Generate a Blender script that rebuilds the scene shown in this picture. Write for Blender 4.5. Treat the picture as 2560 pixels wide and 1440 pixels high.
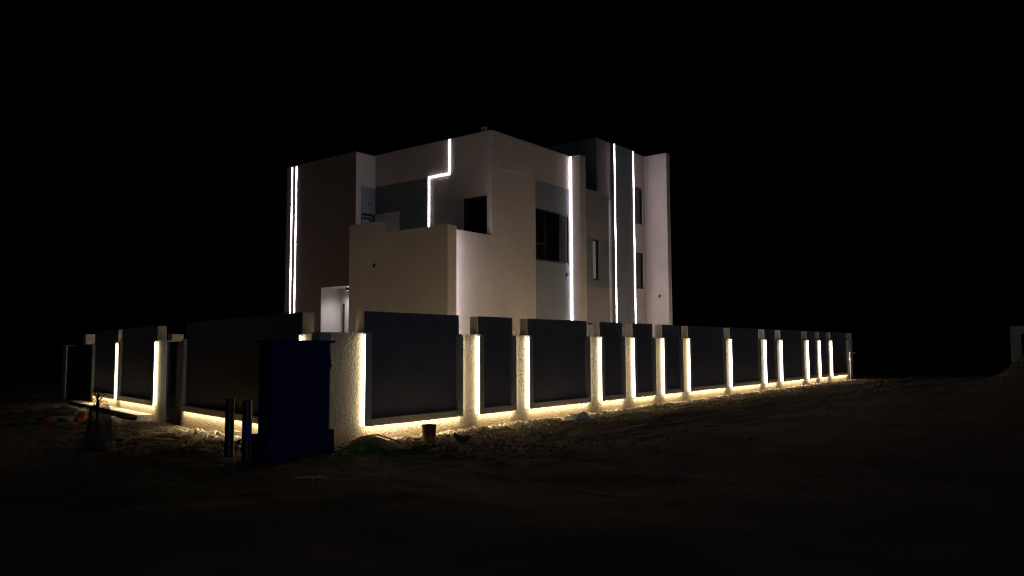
import bpy, math, random
import numpy as np
from mathutils import Matrix, Vector
random.seed(7)
for o in list(bpy.data.objects): bpy.data.objects.remove(o, do_unlink=True)
SC = bpy.context.scene
COL = SC.collection

# ------------------------------------------------------------------ camera
PITCH, ROLL, YAW, FPX = .0760624, -.00405027, .658655494, 1957.06
F = Vector((math.cos(YAW)*math.cos(PITCH), math.sin(YAW)*math.cos(PITCH), math.sin(PITCH)))
R0 = Vector((math.sin(YAW), -math.cos(YAW), 0)); U0 = R0.cross(F)
Rr = R0*math.cos(ROLL)+U0*math.sin(ROLL); Ur = -R0*math.sin(ROLL)+U0*math.cos(ROLL)
cam_data = bpy.data.cameras.new('camera'); cam = bpy.data.objects.new('camera', cam_data); COL.objects.link(cam)
cam.matrix_world = Matrix(((Rr.x, Ur.x, -F.x, 0), (Rr.y, Ur.y, -F.y, 0), (Rr.z, Ur.z, -F.z, 1.75), (0, 0, 0, 1)))
cam_data.sensor_width = 36; cam_data.lens = FPX/2560*36; cam_data.clip_end = 3000; cam_data.clip_start = .05
SC.camera = cam

# ------------------------------------------------------------------ sky, faint moonlight, exposure
W = bpy.data.worlds.new('World'); SC.world = W; W.use_nodes = True
bg = W.node_tree.nodes['Background']; bg.inputs[0].default_value = (.25, .40, 1, 1); bg.inputs[1].default_value = .0004
sun_d = bpy.data.lights.new('moonlight', 'SUN'); sun_d.energy = .09; sun_d.angle = math.radians(8); sun_d.color = (.62, .76, 1)
sun = bpy.data.objects.new('moonlight', sun_d); COL.objects.link(sun)
sun.rotation_euler = Vector((.42, .90, -.06)).to_track_quat('-Z', 'Y').to_euler(); sun.location = (-30, -20, 20)
SC.view_settings.view_transform = 'Standard'; SC.view_settings.look = 'None'
SC.view_settings.exposure = 0; SC.view_settings.gamma = 1; SC.view_settings.use_curve_mapping = False
SC.render.engine = 'CYCLES'
cy = SC.cycles
cy.use_denoising = True; cy.max_bounces = 6; cy.diffuse_bounces = 4; cy.glossy_bounces = 3
cy.caustics_reflective = False; cy.caustics_refractive = False; cy.sample_clamp_indirect = 4; cy.use_light_tree = True
cy.use_adaptive_sampling = False; cy.filter_width = 1.2

WARM_OUT, WARM_DN, WARM_IN, COOL, DOOR_W = 14.5, 50., 25., 38., 60.

# ------------------------------------------------------------------ materials
def nmat(name, col, rough=.8, metal=0., bump=0., bscale=40., var=0., vscale=3., col2=None, spec=.3, bdist=.01, voro=False, emit=None, es=0.):
    m = bpy.data.materials.new(name); m.use_nodes = True; nt = m.node_tree; b = nt.nodes['Principled BSDF']
    b.inputs['Base Color'].default_value = (*col, 1); b.inputs['Roughness'].default_value = rough
    b.inputs['Metallic'].default_value = metal; b.inputs['Specular IOR Level'].default_value = spec
    if emit:
        b.inputs['Emission Color'].default_value = (*emit, 1); b.inputs['Emission Strength'].default_value = es
    tc = nt.nodes.new('ShaderNodeTexCoord')
    if var > 0 or col2:
        n = nt.nodes.new('ShaderNodeTexNoise'); n.inputs['Scale'].default_value = vscale; n.inputs['Detail'].default_value = 6
        n.inputs['Roughness'].default_value = .65
        nt.links.new(tc.outputs['Object'], n.inputs['Vector'])
        r = nt.nodes.new('ShaderNodeValToRGB'); r.color_ramp.elements[0].position = .32; r.color_ramp.elements[1].position = .68
        c2 = col2 or tuple(min(1, c*(1+var)) for c in col); c1 = col if col2 else tuple(c*(1-var) for c in col)
        r.color_ramp.elements[0].color = (*c1, 1); r.color_ramp.elements[1].color = (*c2, 1)
        nt.links.new(n.outputs['Fac'], r.inputs['Fac']); nt.links.new(r.outputs['Color'], b.inputs['Base Color'])
    if bump > 0:
        n2 = nt.nodes.new('ShaderNodeTexNoise'); n2.inputs['Scale'].default_value = bscale; n2.inputs['Detail'].default_value = 4
        n2.inputs['Roughness'].default_value = .55
        nt.links.new(tc.outputs['Object'], n2.inputs['Vector']); h = n2.outputs['Fac']
        if voro:
            n2.inputs['Distortion'].default_value = 1.2
            v = nt.nodes.new('ShaderNodeTexVoronoi'); v.inputs['Scale'].default_value = bscale*.8; v.feature = 'SMOOTH_F1'
            nt.links.new(tc.outputs['Object'], v.inputs['Vector'])
            mx = nt.nodes.new('ShaderNodeMath'); mx.operation = 'ADD'
            nt.links.new(n2.outputs['Fac'], mx.inputs[0]); nt.links.new(v.outputs['Distance'], mx.inputs[1]); h = mx.outputs[0]
        bp = nt.nodes.new('ShaderNodeBump'); bp.inputs['Strength'].default_value = bump; bp.inputs['Distance'].default_value = bdist
        nt.links.new(h, bp.inputs['Height']); nt.links.new(bp.outputs['Normal'], b.inputs['Normal'])
    return m

def emis(name, col, s):
    m = bpy.data.materials.new(name); m.use_nodes = True; nt = m.node_tree; nt.nodes.clear()
    e = nt.nodes.new('ShaderNodeEmission'); e.inputs[0].default_value = (*col, 1); e.inputs[1].default_value = s
    o = nt.nodes.new('ShaderNodeOutputMaterial'); nt.links.new(e.outputs[0], o.inputs[0]); return m

M = dict(
    stucco=nmat('rough_stucco', (.50, .45, .38), .9, bump=1., bscale=27, var=.10, vscale=2.5, bdist=.015, voro=True),
    cap=nmat('wall_plaster', (.46, .41, .34), .9, bump=.4, bscale=60, var=.08, bdist=.004),
    navy=nmat('dark_panel_paint', (.175, .175, .205), .7, spec=.12, bump=.15, bscale=90, var=.12, vscale=2, bdist=.003),
    frame=nmat('brown_grey_frame_paint', (.52, .47, .43), .8, bump=.2, bscale=120, var=.06, bdist=.002),
    cream=nmat('cream_facade_paint', (.50, .44, .402), .9, bump=.45, bscale=70, var=.10, vscale=.9, bdist=.004),
    grey=nmat('grey_facade_paint', (.205, .22, .245), .85, bump=.35, bscale=85, var=.05, vscale=1.5, bdist=.004),
    dgrey=nmat('dark_grey_facade_paint', (.155, .17, .178), .85, bump=.35, bscale=85, var=.05, vscale=1.5, bdist=.004),
    brown=nmat('brown_facade_paint', (.19, .145, .138), .88, bump=.35, bscale=85, var=.06, vscale=1.5, bdist=.004),
    taupe=nmat('taupe_facade_paint', (.30, .275, .285), .88, bump=.35, bscale=85, var=.05, vscale=1.5, bdist=.004),
    pale=nmat('pale_mauve_facade_paint', (.52, .49, .51), .88, bump=.35, bscale=85, var=.04, bdist=.004),
    white=nmat('white_facade_paint', (.62, .60, .58), .85, bump=.3, bscale=80, var=.03, bdist=.003),
    roof=nmat('roof_concrete', (.25, .24, .23), .9, var=.1),
    alu=nmat('black_window_aluminium', (.008, .008, .009), .35, metal=.0, spec=.5),
    glass=nmat('dark_glass', (.006, .006, .008), .03, spec=.9),
    paleglass=nmat('pale_frosted_glass', (.30, .34, .32), .25, spec=.6),
    black=nmat('black_metal', (.012, .012, .013), .4, spec=.5),
    gatep=nmat('black_gate_paint', (.006, .008, .008), .5, spec=.3),
    steel=nmat('grey_steel', (.35, .35, .36), .35, metal=.8),
    concrete=nmat('pale_concrete', (.42, .40, .37), .9, bump=.5, bscale=30, var=.15, bdist=.01),
    cab=nmat('dark_blue_cabinet_paint', (.006, .014, .115), .45, bump=.05, bscale=200, var=.05, spec=.4),
    cablabel=nmat('blue_label_sheet', (.02, .05, .26), .5),
    letter=nmat('faded_grey_lettering', (.05, .08, .34), .5),
    bollard=nmat('black_bollard_paint', (.012, .012, .012), .42, spec=.5),
    grass=nmat('green_turf_pile', (.13, .24, .05), .85, bump=.8, bscale=150, var=.4, vscale=20, bdist=.01),
    sheet=nmat('white_plastic_sheet', (.72, .68, .70), .4, bump=.3, bscale=25, bdist=.01),
    pipe=nmat('pale_plastic_pipe', (.55, .53, .48), .4),
    card=nmat('pale_cardboard', (.35, .32, .27), .8),
    orange=nmat('orange_bag_fabric', (.65, .16, .04), .7, bump=.8, bscale=14, var=.35, vscale=12, bdist=.03),
    red=nmat('red_plastic_bag', (.18, .03, .025), .6, bump=.8, bscale=14, var=.35, bdist=.03),
    wood=nmat('weathered_wood', (.30, .22, .13), .85, bump=.4, bscale=50, var=.25, vscale=9, bdist=.004),
    clay=nmat('dark_clay_shard', (.10, .07, .05), .85, bump=.4, bscale=60, var=.2, bdist=.004),
    stone=nmat('broken_plaster_debris', (.58, .54, .47), .9, bump=.6, bscale=30, var=.12, bdist=.01),
    net=nmat('dark_shade_net', (.030, .042, .042), .8, bump=.5, bscale=90, var=.2, bdist=.004),
    twig=nmat('dry_twig_bark', (.035, .028, .020), .85),
    litsoil=nmat('lit_pale_clod', (.37, .31, .24), .95, bump=.6, bscale=30, var=.3, vscale=6, bdist=.01),  # soil colour made paler, standing in for strip light near the wall
    curtain=nmat('glowing_curtain_fabric', (.6, .6, .56), .9, emit=(.80, .86, .80), es=.035),  # faint glow put into the fabric for light behind the window
    lens=nmat('lamp_lens', (.7, .68, .62), .2),
    warm=emis('warm_white_diffuser', (1.0, .83, .52), WARM_OUT),
    warmneutral=emis('neutral_white_diffuser', (1.0, .90, .74), WARM_OUT*1.15),
    warmdn=emis('warm_white_down_diffuser', (1.0, .81, .47), WARM_DN),
    warmin=emis('warm_white_inner_diffuser', (1.0, .79, .49), WARM_IN), warmin_dim=emis('warm_white_inner_diffuser_dim', (1.0, .80, .52), WARM_IN*.82),
    cool=emis('cool_white_diffuser', (1.0, .90, 1.0), COOL),
    disc=emis('downlight_disc', (1.0, .95, .9), DOOR_W),
)

def splash_bounce(m):
    """uneven soil splash up the plaster foot, with warm bounce light tinted in"""
    nt = m.node_tree; b = nt.nodes['Principled BSDF']; src = b.inputs['Base Color'].links[0].from_socket
    tc = nt.nodes.new('ShaderNodeTexCoord'); sp = nt.nodes.new('ShaderNodeSeparateXYZ'); nt.links.new(tc.outputs['Object'], sp.inputs[0])
    n = nt.nodes.new('ShaderNodeTexNoise'); n.inputs['Scale'].default_value = 3.2; n.inputs['Detail'].default_value = 7; n.inputs['Roughness'].default_value = .7
    nt.links.new(tc.outputs['Object'], n.inputs[0])
    a = nt.nodes.new('ShaderNodeMath'); a.operation = 'MULTIPLY_ADD'; a.inputs[1].default_value = -.42
    nt.links.new(n.outputs['Fac'], a.inputs[0]); nt.links.new(sp.outputs['Z'], a.inputs[2])
    r = nt.nodes.new('ShaderNodeMapRange'); r.inputs['From Min'].default_value = -.16; r.inputs['From Max'].default_value = .10; r.inputs['To Min'].default_value = .75; r.inputs['To Max'].default_value = 0
    nt.links.new(a.outputs[0], r.inputs['Value'])
    mx = nt.nodes.new('ShaderNodeMixRGB'); mx.inputs[2].default_value = (.30, .20, .10, 1)
    nt.links.new(r.outputs[0], mx.inputs[0]); nt.links.new(src, mx.inputs[1]); nt.links.new(mx.outputs[0], b.inputs['Base Color'])
splash_bounce(M['stucco'])  # stain colour also carries warm light bounced off the soil

# bucket paint: yellow lower body, red upper band, drips
def bucket_mat():
    m = bpy.data.materials.new('bucket_paint'); m.use_nodes = True; nt = m.node_tree; b = nt.nodes['Principled BSDF']
    b.inputs['Roughness'].default_value = .45
    tc = nt.nodes.new('ShaderNodeTexCoord'); sp = nt.nodes.new('ShaderNodeSeparateXYZ'); nt.links.new(tc.outputs['Object'], sp.inputs[0])
    mp = nt.nodes.new('ShaderNodeMapping'); mp.inputs['Scale'].default_value = (16, 16, 2.2); nt.links.new(tc.outputs['Object'], mp.inputs[0])
    n = nt.nodes.new('ShaderNodeTexNoise'); n.inputs['Scale'].default_value = 1; n.inputs['Detail'].default_value = 5; nt.links.new(mp.outputs[0], n.inputs[0])
    ad = nt.nodes.new('ShaderNodeMath'); ad.operation = 'MULTIPLY_ADD'; ad.inputs[1].default_value = .22; nt.links.new(n.outputs['Fac'], ad.inputs[0]); nt.links.new(sp.outputs['Z'], ad.inputs[2])
    r = nt.nodes.new('ShaderNodeValToRGB'); r.color_ramp.interpolation = 'LINEAR'
    e = r.color_ramp.elements; e[0].position = .22; e[0].color = (.34, .19, .03, 1); e[1].position = .27; e[1].color = (.17, .032, .026, 1)
    nt.links.new(ad.outputs[0], r.inputs[0])
    r2 = nt.nodes.new('ShaderNodeValToRGB'); r2.color_ramp.elements[0].position = .62; r2.color_ramp.elements[1].position = .66
    mix = nt.nodes.new('ShaderNodeMixRGB'); mix.inputs[2].default_value = (.28, .22, .19, 1)
    nt.links.new(n.outputs['Fac'], r2.inputs[0]); nt.links.new(r2.outputs[0], mix.inputs[0]); nt.links.new(r.outputs[0], mix.inputs[1])
    nt.links.new(mix.outputs[0], b.inputs['Base Color']); return m
M['bucket'] = bucket_mat()

def soil_mat():
    m = bpy.data.materials.new('sandy_soil'); m.use_nodes = True; nt = m.node_tree; b = nt.nodes['Principled BSDF']
    b.inputs['Roughness'].default_value = .95; b.inputs['Specular IOR Level'].default_value = .1
    tc = nt.nodes.new('ShaderNodeTexCoord')
    def noise(s, d=6, ro=.6, mapping=None):
        n = nt.nodes.new('ShaderNodeTexNoise'); n.inputs['Scale'].default_value = s; n.inputs['Detail'].default_value = d; n.inputs['Roughness'].default_value = ro
        if mapping:
            mp = nt.nodes.new('ShaderNodeMapping'); mp.inputs['Scale'].default_value = mapping
            nt.links.new(tc.outputs['Object'], mp.inputs[0]); nt.links.new(mp.outputs[0], n.inputs[0])
        else: nt.links.new(tc.outputs['Object'], n.inputs[0])
        return n
    a = noise(1.3); c = noise(9., 8, .7)
    r = nt.nodes.new('ShaderNodeValToRGB'); r.color_ramp.elements[0].position = .3; r.color_ramp.elements[1].position = .7
    r.color_ramp.elements[0].color = (.135, .108, .080, 1); r.color_ramp.elements[1].color = (.285, .233, .180, 1)
    mx = nt.nodes.new('ShaderNodeMath'); mx.operation = 'MULTIPLY_ADD'; mx.inputs[1].default_value = .5
    ml = nt.nodes.new('ShaderNodeMath'); ml.operation = 'MULTIPLY'; ml.inputs[1].default_value = .5
    nt.links.new(c.outputs[0], ml.inputs[0]); nt.links.new(a.outputs[0], mx.inputs[0]); nt.links.new(ml.outputs[0], mx.inputs[2])
    nt.links.new(mx.outputs[0], r.inputs[0]); nt.links.new(r.outputs[0], b.inputs['Base Color'])
    g = noise(28., 6, .7)
    bp = nt.nodes.new('ShaderNodeBump'); bp.inputs['Strength'].default_value = 1.; bp.inputs['Distance'].default_value = .035
    nt.links.new(g.outputs[0], bp.inputs['Height'])
    nt.links.new(bp.outputs[0], b.inputs['Normal']); return m
M['soil'] = soil_mat()

# ------------------------------------------------------------------ mesh helpers
class MB:
    def __init__(s, xf=None): s.v = []; s.f = []; s.xf = xf; s.smooth = False
    def _p(s, p): s.v.append(tuple(s.xf(*p)) if s.xf else tuple(p)); return len(s.v)-1
    def face(s, pts): s.f.append([s._p(p) for p in pts]); return s
    def box(s, x0, x1, y0, y1, z0, z1):
        c = [s._p((x, y, z)) for z in (z0, z1) for y in (y0, y1) for x in (x0, x1)]
        for q in ((0, 2, 3, 1), (4, 5, 7, 6), (0, 1, 5, 4), (2, 6, 7, 3), (0, 4, 6, 2), (1, 3, 7, 5)): s.f.append([c[i] for i in q])
        return s
    def lathe(s, prof, cx=0, cy=0, n=24, cap=True):
        rings = []
        for r, z in prof: rings.append([s._p((cx+r*math.cos(2*math.pi*k/n), cy+r*math.sin(2*math.pi*k/n), z)) for k in range(n)])
        for a, b in zip(rings, rings[1:]):
            for k in range(n): s.f.append([a[k], a[(k+1) % n], b[(k+1) % n], b[k]])
        if cap: s.f.append(rings[0][::-1]); s.f.append(rings[-1])
        return s
    def tube(s, pts, r, n=8):
        pts = [Vector(p) for p in pts]; rings = []
        rs = r if isinstance(r, (list, tuple)) else [r]*len(pts)
        for i, p in enumerate(pts):
            t = (pts[min(i+1, len(pts)-1)]-pts[max(i-1, 0)]).normalized()
            a = t.cross(Vector((0, 0, 1)))
            if a.length < .05: a = t.cross(Vector((1, 0, 0)))
            a.normalize(); b = t.cross(a)
            rings.append([s._p(p+(a*math.cos(2*math.pi*k/n)+b*math.sin(2*math.pi*k/n))*rs[i]) for k in range(n)])
        for a, b in zip(rings, rings[1:]):
            for k in range(n): s.f.append([a[k], a[(k+1) % n], b[(k+1) % n], b[k]])
        s.f.append(rings[0][::-1]); s.f.append(rings[-1]); return s
    def build(s, name, mat, parent=None, smooth=False, bevel=0):
        me = bpy.data.meshes.new(name); me.from_pydata(s.v, [], s.f); me.validate(); me.update()
        import bmesh
        bm = bmesh.new(); bm.from_mesh(me); bmesh.ops.recalc_face_normals(bm, faces=bm.faces)
        if bevel: bmesh.ops.bevel(bm, geom=bm.edges[:], offset=bevel, segments=2, affect='EDGES', clamp_overlap=True)
        bm.to_mesh(me); bm.free()
        if smooth:
            for p in me.polygons: p.use_smooth = True
        me.materials.append(mat)
        o = bpy.data.objects.new(name, me); COL.objects.link(o)
        if parent is not None:
            o.parent = parent; o.matrix_parent_inverse = Matrix.Translation(-parent.location)
            if parent.parent is not None and parent.type == 'MESH': o.matrix_parent_inverse = Matrix()
        return o
def tag(o, label=None, cat=None, group=None, kind=None):
    if label: o['label'] = label
    if cat: o['category'] = cat
    if group: o['group'] = group
    if kind: o['kind'] = kind
    return o
def empty(name, loc, label, cat, group=None):
    o = bpy.data.objects.new(name, None); o.location = loc; o.empty_display_size = .3; COL.objects.link(o); return tag(o, label, cat, group)
def setorigin(o, p):
    """move a top-level mesh's origin to p without moving its surface"""
    p = Vector(p); o.data.transform(Matrix.Translation(-p)); o.location = p; return o

def facade(mb, fixed, axis, u0, u1, z0, z1, holes, depth, inward):
    """wall face on plane axis=fixed spanning u,z with rectangular holes whose jambs go 'depth' inwards"""
    us = sorted({u0, u1, *[h[0] for h in holes], *[h[1] for h in holes]}); zs = sorted({z0, z1, *[h[2] for h in holes], *[h[3] for h in holes]})
    P = (lambda u, z, d=0: (fixed+d*inward, u, z)) if axis == 'x' else (lambda u, z, d=0: (u, fixed+d*inward, z))
    for a, b in zip(us, us[1:]):
        for c, d in zip(zs, zs[1:]):
            if any(h[0] <= a and b <= h[1] and h[2] <= c and d <= h[3] for h in holes): continue
            mb.face([P(a, c), P(b, c), P(b, d), P(a, d)])
    for h in holes:
        dp = h[4] if len(h) > 4 else depth
        a, b, c, d = h[:4]
        mb.face([P(a, c), P(a, c, dp), P(a, d, dp), P(a, d)]); mb.face([P(b, c), P(b, d), P(b, d, dp), P(b, c, dp)])
        mb.face([P(a, d), P(a, d, dp), P(b, d, dp), P(b, d)]); mb.face([P(a, c), P(b, c), P(b, c, dp), P(a, c, dp)])

# ------------------------------------------------------------------ noise for terrain
rng = np.random.RandomState(3); LAT = rng.rand(256, 256)
def vnoise(x, y):
    xi = np.floor(x).astype(int); yi = np.floor(y).astype(int); fx = x-xi; fy = y-yi
    fx = fx*fx*(3-2*fx); fy = fy*fy*(3-2*fy)
    g = lambda i, j: LAT[i % 256, j % 256]
    return (g(xi, yi)*(1-fx)+g(xi+1, yi)*fx)*(1-fy)+(g(xi, yi+1)*(1-fx)+g(xi+1, yi+1)*fx)*fy-.5
def fbm(x, y, o=4):
    t = 0; a = 1
    for k in range(o): t = t+a*vnoise(x*2**k+17*k, y*2**k+31*k); a *= .5
    return t
YB = 11.178          # outer face of the long wall
LX0, LM = 8.872, .2162   # the short wall's outer face: x = LX0 + LM*(y-YB)
def ground_h(X, Y):
    out = np.clip(YB-Y, 0, 50)                      # distance in front of the long wall
    lx = LX0+LM*(Y-YB)
    h = -.028*np.clip(Y-12, 0, 5.5)*np.clip((lx+3-X)/2, 0, 1)
    # tyre tracks running along the wall
    ang = Y+.03*(X-20)
    wob = .25*vnoise(X*.18, Y*.3)
    tr = fbm(X*.22+5, (ang+wob)*3.6, 3)*.11+.012*np.clip(out-.4, 0, 4)
    band = np.exp(-((out-2.3)/1.7)**2)+.35*np.exp(-((out-6)/3)**2)
    h = h+tr*band*np.clip((X-11.5)/4, 0, 1)
    h = h+fbm(X*.6, Y*.6, 3)*.10*np.clip(out/1.5, .15, 1)
    # spoil thrown against the wall foot, clods
    clod = np.maximum(0, fbm(X*5.5, Y*5.5, 3))*.07
    near = np.exp(-(out/.75)**2)
    h = h+clod*np.clip(near+.28, 0, 1)*np.where(Y < YB+.1, 1, .25)
    h = h+.045*np.exp(-((out-.40)/.28)**2)*(.5+fbm(X*1.1, Y*1.1, 2)*1.1)*np.clip((X-10.2)/1.5, 0, 1)
    # sand heap right of the cabinet
    h = h+.23*np.exp(-(((X-9.35)/.55)**2+((Y-10.55)/.30)**2))
    # rubbly soil in front of the short wall
    lo = np.clip(lx-X, 0, 30); rub = np.exp(-((lo-1.8)/1.8)**2)*np.where((X < lx) & (Y > 11), 1, 0)
    h = h+rub*(np.maximum(0, fbm(X*3.5, Y*3.5, 4))*.13)
    # mound at the far right, ground dropping away beyond
    h = h+1.70*np.exp(-(((X-36.5)/3.4)**2+((Y-1.6)/2.1)**2)**1.3)*(1+.30*fbm(X*1.4, Y*1.4, 4))
    h = h+.28*np.exp(-(((X-42)/6)**2+((Y-4)/3.5)**2))+fbm(X*8, Y*8, 3)*.022*np.clip(1.2-out/7, .2, 1)*np.where(Y < YB, 1, .6)
    # level pad beneath cabinet and bollards
    far = np.clip(X-56, 0, 1e4)+np.clip(-14-Y, 0, 1e4)+np.clip(-14-X, 0, 1e4)+np.clip(Y-42, 0, 1e4)
    h = h*np.clip(1-far/12, 0, 1)
    pad = np.exp(-(((X-8.0)/1.2)**4+((Y-10.8)/.8)**4)); h = h*(1-pad)-.03*pad
    h = h-np.clip(X-50, 0, 2000)*.13-np.clip(Y-45, 0, 2000)*.13
    inside = (Y > YB+.12) & (X > lx+.12) & (X < 44) & (Y < 34); h = np.where(inside, -.02, h)
    return h
def lines(spec):
    out = []
    for a, b, st in spec: out += list(np.arange(a, b, st))
    return np.array(out+[spec[-1][1]])
gx = lines([(-500, -20, 80), (-20, 4, 1.), (4, 7, .12), (7, 20, .045), (20, 34, .10), (34, 50, .3), (50, 118, 4), (118, 900, 80)])
gy = lines([(-500, -10, 70), (-10, 6.5, .5), (6.5, 9.4, .07), (9.4, 11.3, .04), (11.3, 15, .08), (15, 24, .12), (24, 36, .4), (36, 60, 3), (60, 900, 80)])
GX, GY = np.meshgrid(gx, gy, indexing='ij'); GZ = ground_h(GX, GY)
nx, ny = GX.shape
me = bpy.data.meshes.new('ground')
idx = np.arange(nx*ny).reshape(nx, ny)
fc = np.stack([idx[:-1, :-1], idx[1:, :-1], idx[1:, 1:], idx[:-1, 1:]], -1).reshape(-1, 4)
me.vertices.add(nx*ny); me.vertices.foreach_set('co', np.stack([GX, GY, GZ], -1).ravel())
me.loops.add(fc.size); me.loops.foreach_set('vertex_index', fc.ravel()); me.polygons.add(len(fc)); me.polygons.foreach_set('loop_start', np.arange(0, fc.size, 4))
me.polygons.foreach_set('use_smooth', np.ones(len(fc), bool)); me.update(calc_edges=True); me.validate(); me.materials.append(M['soil'])
g = bpy.data.objects.new('ground', me); COL.objects.link(g); tag(g, 'bare sandy soil with tyre tracks in front of the lit wall', kind='structure')
def gz(x, y): return float(ground_h(np.array([float(x)]), np.array([float(y)]))[0])

# courtyard paving inside the walls
MB().box(9.6, 43.2, 11.6, 15-.02, -.4, .02).build('courtyard_paving', M['concrete'])['kind'] = 'structure'

# ------------------------------------------------------------------ boundary walls
def framed_bay(parent, xf, l, r, t, zf=.30, inner=True, lit=(1, 1, 1), side='warm'):
    """one raised bay: upper block, dark plate, U-shaped frame with hidden light strips behind its edges"""
    MB(xf).box(l, r, 0, t, 2.042, 2.44).build('upper_block', M['cap'], parent)
    MB(xf).box(l, r, -.008, -.0005, zf+.13, 2.446).build('dark_panel', M['navy'], parent)
    fl, fr, D = l, r+.03, .085
    fm = MB(xf)
    o = [(fl, 2.04), (fl, zf), (fr, zf), (fr, 2.04)]; i = [(fl+.125, 2.04), (fl+.125, zf+.135), (fr-.125, zf+.135), (fr-.125, 2.04)]
    for k in range(3):
        a, b, c, d = o[k], o[k+1], i[k+1], i[k]
        fm.face([(a[0], -D, a[1]), (b[0], -D, b[1]), (c[0], -D, c[1]), (d[0], -D, d[1])])
        fm.face([(a[0], -D, a[1]), (b[0], -D, b[1]), (b[0], 0, b[1]), (a[0], 0, a[1])])
        fm.face([(d[0], -D, d[1]), (c[0], -D, c[1]), (c[0], -.009, c[1]), (d[0], -.009, d[1])])
    fm.face([(o[0][0], -D, 2.04), (i[0][0], -D, 2.04), (i[0][0], 0, 2.04), (o[0][0], 0, 2.04)])
    fm.face([(o[3][0], -D, 2.04), (i[3][0], -D, 2.04), (i[3][0], 0, 2.04), (o[3][0], 0, 2.04)])
    f = fm.build('panel_frame', M['frame'], parent)
    w = .022
    z0, z1 = zf+.005, 2.005
    for on, u, sg in ((lit[0], fl, -1), (lit[1], fr, 1)):
        if not on: continue
        a, b = (u+sg*.001, -.020), (u+sg*.034, -.076)      # light channel, its diffuser turned a little towards the wall
        MB(xf).face([(a[0], a[1], z0), (b[0], b[1], z0), (b[0], b[1], z1), (a[0], a[1], z1)]).build('light_strip', M[side], f)
        a = (a[0], a[1]-.003); b = (b[0], b[1]-.003); c = (u+sg*.0005, -.081)
        ch = MB(xf)
        for p, q in ((a, b), (b, c)): ch.face([(p[0], p[1], z0), (q[0], q[1], z0), (q[0], q[1], z1), (p[0], p[1], z1)])
        for z in (z0, z1): ch.face([(a[0], a[1], z), (b[0], b[1], z), (c[0], c[1], z)])
        ch.build('light_channel', M['frame'], f)
    if lit[2]:      # bottom channel, its diffuser tipped a little outwards over the ground
        q = ((-.080, zf-.001), (-.040, zf-.0065))
        MB(xf).face([(fl+.01, q[0][0], q[0][1]), (fr-.01, q[0][0], q[0][1]), (fr-.01, q[1][0], q[1][1]), (fl+.01, q[1][0], q[1][1])]).build('light_strip', M['warmdn'], f)
        MB(xf).box(fl+.01, fr-.01, -.0395, -.037, zf-.0075, zf-.0005).build('light_channel', M['frame'], f)
    if inner:
        for u in (l-.03, r+.005): MB(xf).box(u, u+.025, t+.003, t+.035, .3, 2.0).build('courtyard_light_strip', M['warmin' if parent is not lw else 'warmin_dim'], parent)

T = .23; lw = None
rw = empty('boundary_wall', (LX0+.1, YB, 0), 'long cream stucco boundary wall with dark framed bays and glowing strips, running right from the corner', 'wall', 'boundary walls round the house')
xr = lambda u, d, z: (u, YB+d, z)
body = MB(xr); body.box(LX0+.02, 43.78, 0, T, -.3, 2.04); wb = body.build('wall_body', M['stucco'], rw)
BAYS = [(9.91, 12.57), (13.2, 14.44), (15.03, 17.67), (18.32, 19.53), (20.15, 21.37), (22.01, 23.26), (23.84, 26.73), (27.34, 30.17), (30.84, 32.01), (32.7, 35.45), (36.19, 37.35), (37.97, 39.18), (39.84, 42.45)]
for k, (l, r) in enumerate(BAYS): framed_bay(rw, xr, l, r, T, lit=(1, 1, 1), side='warm' if k < 7 else 'warmneutral')
MB(xr).box(43.45, 43.78, 0, T, 2.042, 2.44).build('end_block', M['cap'], rw)
# short wall
n = math.hypot(1, LM); ux, uy = LM/n, 1/n; ox, oy = uy, -ux      # along, inward
def xl(u, d, z):  # u measured as world Y along the outer face
    yy = u; xx = LX0+LM*(yy-YB); s = u-12
    return (xx+ox*d, yy+oy*d, z-.027-.0044*s)
lw = empty('boundary_wall', (LX0+LM*6, YB+6, -.1), 'shorter cream stucco boundary wall with a door gap, left of the corner behind the cabinet', 'wall', 'boundary walls round the house')
lb = MB(xl); lb.box(YB, 18.44, 0, T, -.5, 2.04); lb.box(19.74, 27.70, 0, T, -.5, 2.04); lb.build('wall_body', M['stucco'], lw)
framed_bay(lw, xl, 11.84, 18.23, T, lit=(1, 0, 1))
framed_bay(lw, xl, 20.55, 24.10, T)
framed_bay(lw, xl, 24.52, 27.5, T)
MB(xl).box(28.9, 29.3, 0, .42, 2.03, 2.385).build('upper_block', M['cap'], lw)
MB(xl).box(32.0, 32.55, -.02, .3, -.4, 2.02).build('gate_pillar', M['cap'], lw)
MB().box(11.0, 11.33, 20.0, 20.2, -.3, 2.15).build('return_wall', M['cap'], lw)
d = MB(xl).box(18.50, 19.68, .02, .07, -.15, 2.0).build('door', M['gatep'], lw)
MB(xl).box(19.66, 19.735, -.02, .1, -.18, 2.02).build('door_frame', M['steel'], lw)
MB(xl).box(18.445, 18.50, -.01, .1, -.18, 2.02).build('door_frame', M['black'], lw)
MB(xl).box(18.5, 19.7, -.05, .25, -.4, -.155).build('door_sill', M['concrete'], lw)
hb = MB(xl).tube([(19.5, -.03, .95), (19.5, -.03, 1.15)], .012); hb.box(19.49, 19.51, -.03, .02, .96, .98); hb.box(19.49, 19.51, -.03, .02, 1.12, 1.14); hb.build('handle', M['steel'], d)
gt = MB(xl).box(27.83, 31.95, .0, .05, -.05, 2.0).build('gate', M['gatep'], lw)
MB(xl).box(27.72, 27.82, -.02, .07, -.1, 2.01).build('gate_frame', M['black'], lw)
MB(xl).box(31.87, 31.93, -.03, -.001, .0, 1.98).build('gate_edge_trim', M['steel'], gt)

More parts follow.
